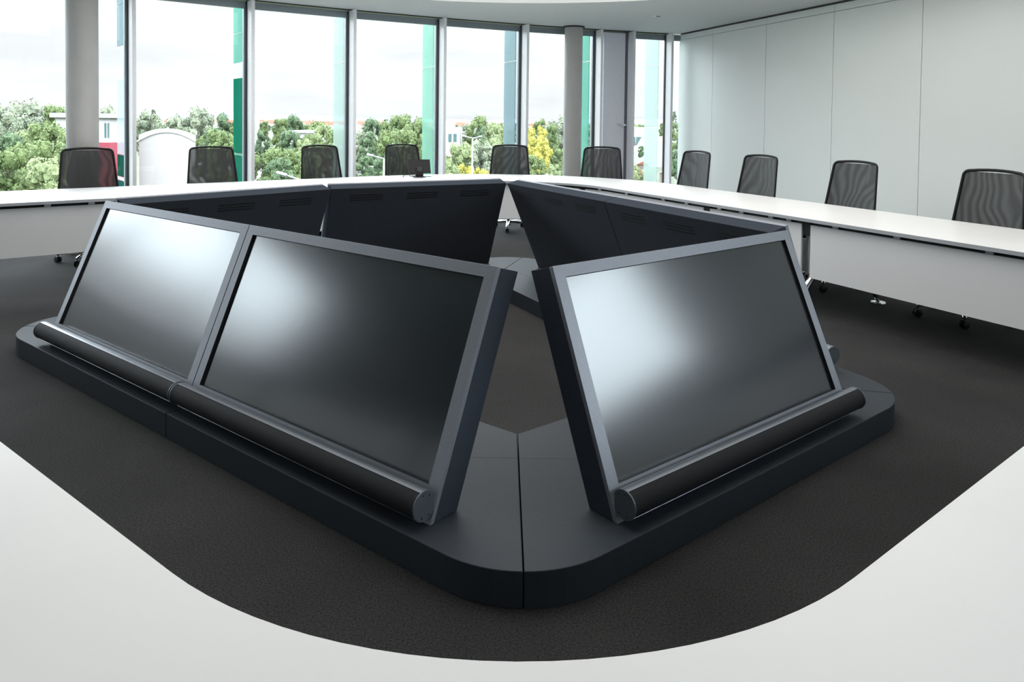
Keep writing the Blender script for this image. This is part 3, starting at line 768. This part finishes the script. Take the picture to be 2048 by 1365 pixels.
# (kind, x, ytop, depth, width px)
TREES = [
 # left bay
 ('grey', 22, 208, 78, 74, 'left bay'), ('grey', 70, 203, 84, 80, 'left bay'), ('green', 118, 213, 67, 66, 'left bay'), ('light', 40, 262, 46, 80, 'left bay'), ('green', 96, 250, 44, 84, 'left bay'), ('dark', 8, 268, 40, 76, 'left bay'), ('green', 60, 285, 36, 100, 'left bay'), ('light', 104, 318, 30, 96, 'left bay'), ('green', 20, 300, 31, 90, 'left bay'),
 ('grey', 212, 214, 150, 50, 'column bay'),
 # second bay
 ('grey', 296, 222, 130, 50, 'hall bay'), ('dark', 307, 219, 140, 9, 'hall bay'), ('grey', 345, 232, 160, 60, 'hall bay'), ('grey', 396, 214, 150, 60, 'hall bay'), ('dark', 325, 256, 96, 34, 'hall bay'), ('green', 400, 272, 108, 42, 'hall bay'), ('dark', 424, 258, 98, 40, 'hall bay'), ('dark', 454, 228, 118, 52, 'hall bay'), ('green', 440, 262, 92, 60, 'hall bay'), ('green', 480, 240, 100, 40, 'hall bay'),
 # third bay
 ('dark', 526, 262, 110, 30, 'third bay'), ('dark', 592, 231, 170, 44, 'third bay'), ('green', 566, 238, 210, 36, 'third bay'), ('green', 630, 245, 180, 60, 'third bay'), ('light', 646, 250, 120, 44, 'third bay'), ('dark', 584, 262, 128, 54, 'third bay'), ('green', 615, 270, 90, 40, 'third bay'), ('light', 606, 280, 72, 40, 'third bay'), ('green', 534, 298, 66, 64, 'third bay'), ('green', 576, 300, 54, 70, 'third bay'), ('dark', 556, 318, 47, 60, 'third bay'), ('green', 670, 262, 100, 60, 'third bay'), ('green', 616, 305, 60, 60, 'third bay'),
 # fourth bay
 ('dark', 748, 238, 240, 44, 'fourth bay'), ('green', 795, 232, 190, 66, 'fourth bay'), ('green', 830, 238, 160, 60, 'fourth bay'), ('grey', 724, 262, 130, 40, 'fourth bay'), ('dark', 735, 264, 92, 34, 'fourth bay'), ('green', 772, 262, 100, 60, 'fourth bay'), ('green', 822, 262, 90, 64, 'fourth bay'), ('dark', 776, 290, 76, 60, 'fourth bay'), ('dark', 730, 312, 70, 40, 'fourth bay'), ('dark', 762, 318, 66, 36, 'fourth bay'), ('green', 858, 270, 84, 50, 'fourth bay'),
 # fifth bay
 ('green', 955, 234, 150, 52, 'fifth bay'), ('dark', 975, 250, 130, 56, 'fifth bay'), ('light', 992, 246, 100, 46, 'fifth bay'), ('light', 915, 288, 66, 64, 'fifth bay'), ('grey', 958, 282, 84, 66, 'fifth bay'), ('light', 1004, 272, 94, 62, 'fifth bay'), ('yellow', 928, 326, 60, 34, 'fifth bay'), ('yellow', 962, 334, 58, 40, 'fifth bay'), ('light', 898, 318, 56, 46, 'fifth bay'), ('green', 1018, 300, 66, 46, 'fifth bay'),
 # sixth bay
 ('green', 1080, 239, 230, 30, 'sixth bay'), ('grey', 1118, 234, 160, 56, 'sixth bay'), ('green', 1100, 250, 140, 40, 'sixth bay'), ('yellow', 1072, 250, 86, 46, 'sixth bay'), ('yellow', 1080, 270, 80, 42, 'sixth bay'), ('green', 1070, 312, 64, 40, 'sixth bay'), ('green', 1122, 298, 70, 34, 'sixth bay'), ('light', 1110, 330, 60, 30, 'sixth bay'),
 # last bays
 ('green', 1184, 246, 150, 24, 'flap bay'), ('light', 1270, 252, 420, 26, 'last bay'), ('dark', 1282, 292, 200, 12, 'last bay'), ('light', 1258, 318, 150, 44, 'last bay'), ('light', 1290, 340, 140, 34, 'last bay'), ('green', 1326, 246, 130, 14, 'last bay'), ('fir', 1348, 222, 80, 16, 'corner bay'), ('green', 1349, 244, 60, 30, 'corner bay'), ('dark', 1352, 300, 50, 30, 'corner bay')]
BAYN = {'left bay': 'left of the left column', 'column bay': 'right of the left column', 'hall bay': 'near the arched white hall', 'third bay': 'near the third chair',
        'fourth bay': 'behind the tablet', 'fifth bay': 'near the far corner chair', 'sixth bay': 'beside the collared column', 'flap bay': 'right of the collared column', 'last bay': 'right of the grey vent flap', 'corner bay': 'against the white wall'}
bysel = {}
for t in TREES: bysel.setdefault((t[0], t[5]), []).append(t)
ORDN = ['first', 'second', 'third', 'fourth', 'fifth', 'sixth', 'seventh', 'eighth']
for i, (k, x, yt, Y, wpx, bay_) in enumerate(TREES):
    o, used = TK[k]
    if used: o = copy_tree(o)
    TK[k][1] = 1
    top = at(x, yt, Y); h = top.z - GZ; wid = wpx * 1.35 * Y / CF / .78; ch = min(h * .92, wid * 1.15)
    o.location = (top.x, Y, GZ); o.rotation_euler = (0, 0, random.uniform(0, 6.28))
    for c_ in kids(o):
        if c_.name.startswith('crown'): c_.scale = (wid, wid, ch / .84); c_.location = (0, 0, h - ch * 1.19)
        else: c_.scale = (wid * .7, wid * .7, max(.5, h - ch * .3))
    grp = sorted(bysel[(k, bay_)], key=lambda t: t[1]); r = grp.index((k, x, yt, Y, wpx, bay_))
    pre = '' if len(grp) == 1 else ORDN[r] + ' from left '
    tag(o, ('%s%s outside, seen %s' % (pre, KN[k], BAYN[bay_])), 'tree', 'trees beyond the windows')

def building(name, lab, cat): return thing(name, lab, cat)
# white hall with arched gable
def px_quad(Y, pts): return [at(x, y, Y) for x, y in pts]
h = building('arched_hall', 'white hall with a curved roof outside, left of the second chair', 'building')
Y = 62; P0 = at(282, 300, Y); P1 = at(391, 300, Y); w_ = P1.x - P0.x + .15; cx = P1.x - w_ / 2
ze = at(391, 284, Y).z; zc = at(335, 265, Y).z
prof = [(cx - w_ / 2, GZ), (cx + w_ / 2, GZ)] + [(cx + w_ / 2 * (1 - k / 8), ze + (zc - ze) * (1 - (1 - k / 8) ** 2)) for k in range(17)]
b = MB()
v0 = [b.bm.verts.new((x, Y, z)) for x, z in prof]; v1 = [b.bm.verts.new((x * (Y + 20) / Y, Y + 20, z)) for x, z in prof]
for k in range(len(prof)): b.bm.faces.new((v0[k], v0[(k + 1) % len(prof)], v1[(k + 1) % len(prof)], v1[k]))
b.bm.faces.new(v0); b.bm.faces.new(v1[::-1]); b.obj('hall_body', MAT['white'], h)
b = MB(); b.tube([(x, Y - .03, z + .02) for x, z in prof[2:]], .06, 6); b.obj('roof_edge', MAT['white'], h)
# white block on red base
h = building('office_block', 'white block on a red base outside, behind the leftmost chair and column', 'building')
Y = 57; a = at(112, 285, Y); c = at(219, 285, Y); d = at(252, 285, Y + 2)
def pr4(nm, pts, z0, z1, m, par): b = MB(); b.prism(pts, z0, z1); return b.obj(nm, m, par)
zr, ztp = at(200, 285, Y).z, at(200, 236, Y).z
pr4('red_base', [(a.x, Y), (c.x, Y), (d.x, Y + 2), (d.x, Y + 3.5), (a.x, Y + 3.5)], GZ, zr, MAT['red'], h)
pr4('white_storey', [(a.x, Y), (c.x, Y), (d.x, Y + 2), (d.x, Y + 3.5), (a.x, Y + 3.5)], zr, ztp, MAT['white'], h)
pr4('roof', [(a.x - .3, Y - .3), (c.x + .3, Y - .3), (d.x + .3, Y + 1.8), (d.x + .3, Y + 3.5), (a.x - .3, Y + 3.5)], ztp, ztp + .35, MAT['whiteb'], h)
for x in (211, 217.5): q = at(x, 261, Y); b = MB(); b.box((q.x, Y - .02, q.z), (.1, .12, 1.1)); b.obj('window', MAT['glassd'], h)
# white modern building fifth bay
h = building('modern_house', 'white modern building with tall windows outside, left of the far corner chair', 'building')
Y = 140; a = at(872, 300, Y); c = at(914, 300, Y); z1 = at(900, 256, Y).z; z2 = at(895, 243, Y).z
pr4('lower_block', [(a.x, Y), (c.x, Y), (c.x, Y + 14), (a.x, Y + 14)], GZ, z1, MAT['white'], h)
q = at(896, 243, Y); pr4('tower', [(q.x - .7, Y + 2), (q.x + .9, Y + 2), (q.x + .9, Y + 6), (q.x - .7, Y + 6)], GZ, z2, MAT['white'], h)
for x in (900, 910): q = at(x, 276, Y); b = MB(); b.box((q.x, Y - .03, q.z), (.62, .1, 1.5)); b.obj('window', MAT['glassd'], h)
q = at(893, 312, Y); b = MB(); b.box((q.x, Y - 2, q.z - 1), (4, 4, 2)); b.obj('annex', MAT['white'], h)
# glazed hall right
h = building('glazed_hall', 'white hall with a slanted dark glass front outside, right of the grey vent flap', 'building')
Y = 260; def_ = [(1235, 274), (1283, 274), (1273, 290), (1235, 290)]
a, c = at(1225, 250, Y), at(1345, 250, Y)
pr4('hall_body', [(a.x, Y), (c.x, Y), (c.x, Y + 30), (a.x, Y + 30)], GZ, at(1280, 256, Y).z, MAT['white'], h)
b = MB(); b.face([Vector((v.x, Y - .3, v.z)) for v in px_quad(Y, def_)]); g = b.obj('glass_front', MAT['glassd'], h)
for x in (1248, 1260, 1271): p0, p1 = at(x, 274, Y), at(x, 290, Y); b = MB(); b.tube([(p0.x, Y - .5, p0.z), (p1.x, Y - .5, p1.z)], .12, 6); b.obj('glazing_bar', MAT['white'], h)
q = at(1262, 302, Y - 20); q2 = at(1296, 302, Y - 20); b = MB(); b.box(((q.x + q2.x) / 2 - 3, Y - 20, (q.z + GZ) / 2), (q2.x - q.x + 6, 3, q.z - GZ)); b.obj('garden_wall', MAT['whiteb'], h)
# garden cabins
def cabin(x, y, wp, Y, lab, wall='brown'):
    z = at(x, y, Y).z; q = at(x, y, Y); w = wp * Y / CF; r = thing('garden_cabin', lab, 'cabin', (q.x, Y, GZ), 0, 'garden cabins with orange roofs')
    hh = max(1.5, z - GZ); b = MB(); b.box((0, 0, hh / 2), (w * .86, w * .7, hh)); b.obj('wall', MAT[wall], r)
    b = MB(); b.prism([(-w / 2, hh - .1), (w / 2, hh - .1), (0, hh + w * .22)], -w * .45, w * .45, 'x')
    bmesh.ops.rotate(b.bm, cent=(0, 0, 0), matrix=Matrix.Rotation(PI / 2, 3, 'Z'), verts=b.bm.verts); b.obj('roof', MAT['orange'], r)
cabin(1284, 328, 26, 205, 'brown garden cabin with orange roof outside, topmost right of the vent flap')
cabin(1277, 347, 28, 185, 'orange roofed cabin outside, lower one just above the table edge')
cabin(1327, 345, 16, 190, 'small orange roofed cabin outside, right of the pale mint fin')
# long low roofs and far houses
def low(x0, x1, yt, Y, lab, m='whiteb', dep=14):
    a, c = at(x0, yt, Y), at(x1, yt, Y); r = thing('low_building', lab, 'building', ((a.x + c.x) / 2, Y, GZ))
    b = MB(); b.box((0, dep / 2, (a.z - GZ) / 2), (c.x - a.x, dep, a.z - GZ)); b.obj('wall', MAT['white'], r)
    b = MB(); b.box((0, dep / 2, a.z - GZ + .2), (c.x - a.x + .8, dep + .8, .4)); b.obj('roof', MAT[m], r)
low(572, 640, 266, 150, 'long low white building outside between trees, left of the pale fin')
low(395, 470, 292, 130, 'low pale building outside behind the second chair')
low(1090, 1150, 279, 200, 'low white building outside, left of the round column')
low(715, 745, 344, 150, 'low pale kerb building outside, below the trees left of the tablet')
def house(x, wp, Y):
    q = at(x, 250, Y); w = wp * Y / CF; hh = 9.5
    r = thing('town_house', '', 'house', (q.x, Y, GZ), random.uniform(-.3, .3), 'red roofed houses of the far town')
    b = MB(); b.box((0, 0, 2.6), (w, w * .6, 5.2)); b.obj('wall', MAT['white'], r)
    b = MB(); b.prism([(-w * .34, 5), (w * .34, 5), (0, hh)], -w * .55, w * .55, 'x'); b.obj('roof', MAT['orange'], r)
    tag(r, 'tiny red roofed house of the far town on the horizon', 'house', 'red roofed houses of the far town')
spots = []
def free(x, Y, r):
    q = at(x, 250, Y)
    if any((q.x - a_) ** 2 + (Y - b_) ** 2 < (r + c_) ** 2 for a_, b_, c_ in spots): return False
    spots.append((q.x, Y, r)); return True
for i in range(70):
    x = random.choice([random.uniform(520, 690), random.uniform(545, 690), random.uniform(720, 860), random.uniform(300, 480), random.uniform(900, 1040), random.uniform(1060, 1130)]); wp, Y = random.uniform(8, 17), random.uniform(1100, 1900)
    if free(x, Y, wp * Y / CF * .75): house(x, wp, Y)
for i in range(60):
    x = random.choice([random.uniform(290, 480), random.uniform(515, 690), random.uniform(715, 865), random.uniform(895, 1040), random.uniform(1058, 1130), random.uniform(1255, 1300)]); Y = random.uniform(330, 900)
    h = random.uniform(8, 14); wid = random.uniform(9, 17)
    if not free(x, Y, wid * .52): continue
    o = copy_tree(TK[random.choice(['green', 'grey', 'dark', 'green'])][0]); q = at(x, 250, Y)
    o.location = (q.x, Y, GZ); o.rotation_euler = (0, 0, random.uniform(0, 6.28))
    for c_ in kids(o):
        ch = h * .9
        if c_.name.startswith('crown'): c_.scale = (wid, wid, ch / .84); c_.location = (0, 0, h - ch * 1.19)
        else: c_.scale = (wid * .7, wid * .7, h * .7)
    tag(o, 'tiny hazy tree far away between the distant houses', 'tree', 'tiny trees of the far plain')
# road
b = MB(); pts = [(1118, 282), (1106, 300), (1096, 318), (1084, 345)]
Lp = [onz(x - w_, y, GZ + .05) for (x, y), w_ in zip(pts, (6, 8, 9, 11))]; Rp = [onz(x + w_, y, GZ + .05) for (x, y), w_ in zip(pts, (6, 8, 9, 11))]
for k in range(3): b.face([Lp[k], Rp[k], Rp[k + 1], Lp[k + 1]])
struct(b.obj('road', MAT['road']))
# street lamps
def lamp(x, ytop, arms, Y, lab):
    q = at(x, ytop, Y); r = thing('street_lamp', lab, 'street lamp', (q.x, Y, GZ), 0, 'street lamps outside'); hh = q.z - GZ
    b = MB(); b.tube([(0, 0, 0), (0, 0, hh)], [.09, .05], 8); b.obj('pole', MAT['lamp'], r)
    for dx, dy in arms:
        e = at(x + dx, ytop + dy, Y); b = MB(); ex_, ez_ = e.x - q.x, e.z - GZ
        b.tube([(0, 0, hh), (ex_ * .65, 0, hh + (ez_ - hh) * .65)], .05, 6); b.tube([(ex_ * .62, 0, hh + (ez_ - hh) * .62), (ex_, 0, ez_)], (.16, .08), 8, flat=(0, 1, 0)); b.obj('lamp_arm', MAT['lamp'], r)
lamp(945, 277, [(-20, -5), (19, -4)], 55, 'double armed street lamp outside, left of the far corner chair')
lamp(768, 318, [(-34, -9)], 45, 'single armed street lamp outside, left of the fourth chair')
lamp(604, 361, [(-50, -16)], 36, 'street lamp arm outside, left edge of the third chair')
lamp(1092, 253, [(-8, -1), (8, -1)], 118, 'thin double street lamp outside, right of the yellow tree')
# parked cars
def car(x, y, m, lab):
    q = onz(x, y, GZ); r = thing('car', lab, 'car', (q.x, q.y, GZ), random.uniform(-.4, .4), 'cars on the car park')
    b = MB(); b.box((0, 0, .55), (1.75, 4.2, .6), None, .15); b.box((0, -.2, 1.1), (1.5, 2.2, .55), None, .2); b.obj('body', MAT[m], r)
    for sx in (-.8, .8):
        for sy in (-1.3, 1.3): b = MB(); b.lathe([(.3, -.09), (.3, .09)], (sx, sy, .3), 14, (1, 0, 0)); b.obj('wheel', MAT['rubber'], r)
car(722, 346, 'car_a', 'silver car parked outside, lowest left of the tablet')
car(738, 349, 'car_b', 'red car parked outside, left of the tablet')
car(748, 344, 'car_c', 'dark car parked outside, left of the tablet')

# ------------------------------------------------------------------ sky and light
wld = bpy.data.worlds.new('sky'); scn.world = wld; wld.use_nodes = True
n = wld.node_tree.nodes; l = wld.node_tree.links; n.clear()
o = n.new('ShaderNodeOutputWorld'); bg = n.new('ShaderNodeBackground'); tc = n.new('ShaderNodeTexCoord'); sx = n.new('ShaderNodeSeparateXYZ')
l.new(tc.outputs['Generated'], sx.inputs[0])
rp = n.new('ShaderNodeValToRGB'); e = rp.color_ramp.elements
def G3(v, t=(1, 1, 1)): return (v * t[0] / 16, v * t[1] / 16, v * t[2] / 16, 1)
e[0].position = 0; e[0].color = G3(.25, (.8, 1, .7)); e[1].position = 1; e[1].color = G3(13, (.95, .98, 1.04))
for p_, v in ((.49, .35), (.502, 1.12), (.578, 1.2), (.586, 5.), (.60, 10.5), (.70, 13)):
    k = e.new(p_); k.color = G3(v, (.965, .99, 1.02) if v < 2 else (.90, .97, 1.04))
mr = n.new('ShaderNodeMapRange'); mr.inputs['From Min'].default_value = -1; mr.inputs['From Max'].default_value = 1; l.new(sx.outputs['Z'], mr.inputs['Value']); l.new(mr.outputs[0], rp.inputs['Fac'])
mp_ = n.new('ShaderNodeMapping'); mp_.inputs['Scale'].default_value = (2.5, 2.5, 14); l.new(tc.outputs['Generated'], mp_.inputs['Vector'])
cn = n.new('ShaderNodeTexNoise'); cn.inputs['Scale'].default_value = 1.6; cn.inputs['Detail'].default_value = 6; cn.inputs['Roughness'].default_value = .55; l.new(mp_.outputs[0], cn.inputs['Vector'])
cm = n.new('ShaderNodeMapRange'); cm.inputs['From Min'].default_value = .35; cm.inputs['From Max'].default_value = .6; cm.inputs['To Min'].default_value = .90; cm.inputs['To Max'].default_value = 1.04; l.new(cn.outputs['Fac'], cm.inputs['Value'])
ml = n.new('ShaderNodeMath'); ml.operation = 'MULTIPLY'; ml.inputs[1].default_value = 16; l.new(cm.outputs[0], ml.inputs[0])
l.new(rp.outputs[0], bg.inputs['Color']); l.new(ml.outputs[0], bg.inputs['Strength']); l.new(bg.outputs[0], o.inputs['Surface'])

def portal(loc, w, h, direction, name):
    ld = bpy.data.lights.new(name, 'AREA'); ld.shape = 'RECTANGLE'; ld.size = w; ld.size_y = h; ld.cycles.is_portal = True
    o = bpy.data.objects.new(name, ld); COL.objects.link(o); o.location = loc; o.rotation_euler = Vector(direction).to_track_quat('-Z', 'Z').to_euler()
    return o
for i in range(0, NM - 1, 3):
    a, c = mp[i], mp[min(i + 3, NM - 1)]; e_ = c - a; nn = Vector((-e_.y, e_.x)).normalized(); m_ = (a + c) / 2 + nn * .35
    portal((m_.x, m_.y, 1.5), e_.length + .3, 3.0, (-nn.x, -nn.y, 0), 'window_portal')
portal((5.65, (y0 + y1) / 2, 2.25), y1 - y0, 1.6, (-1, 0, 0), 'window_portal')

scn.view_settings.view_transform = 'Standard'; scn.view_settings.look = 'None'; scn.view_settings.gamma = 1; scn.view_settings.exposure = 0.0
scn.view_settings.use_curve_mapping = False
scn.cycles.transparent_max_bounces = 24
scn.cycles.max_bounces = 10; scn.cycles.diffuse_bounces = 5
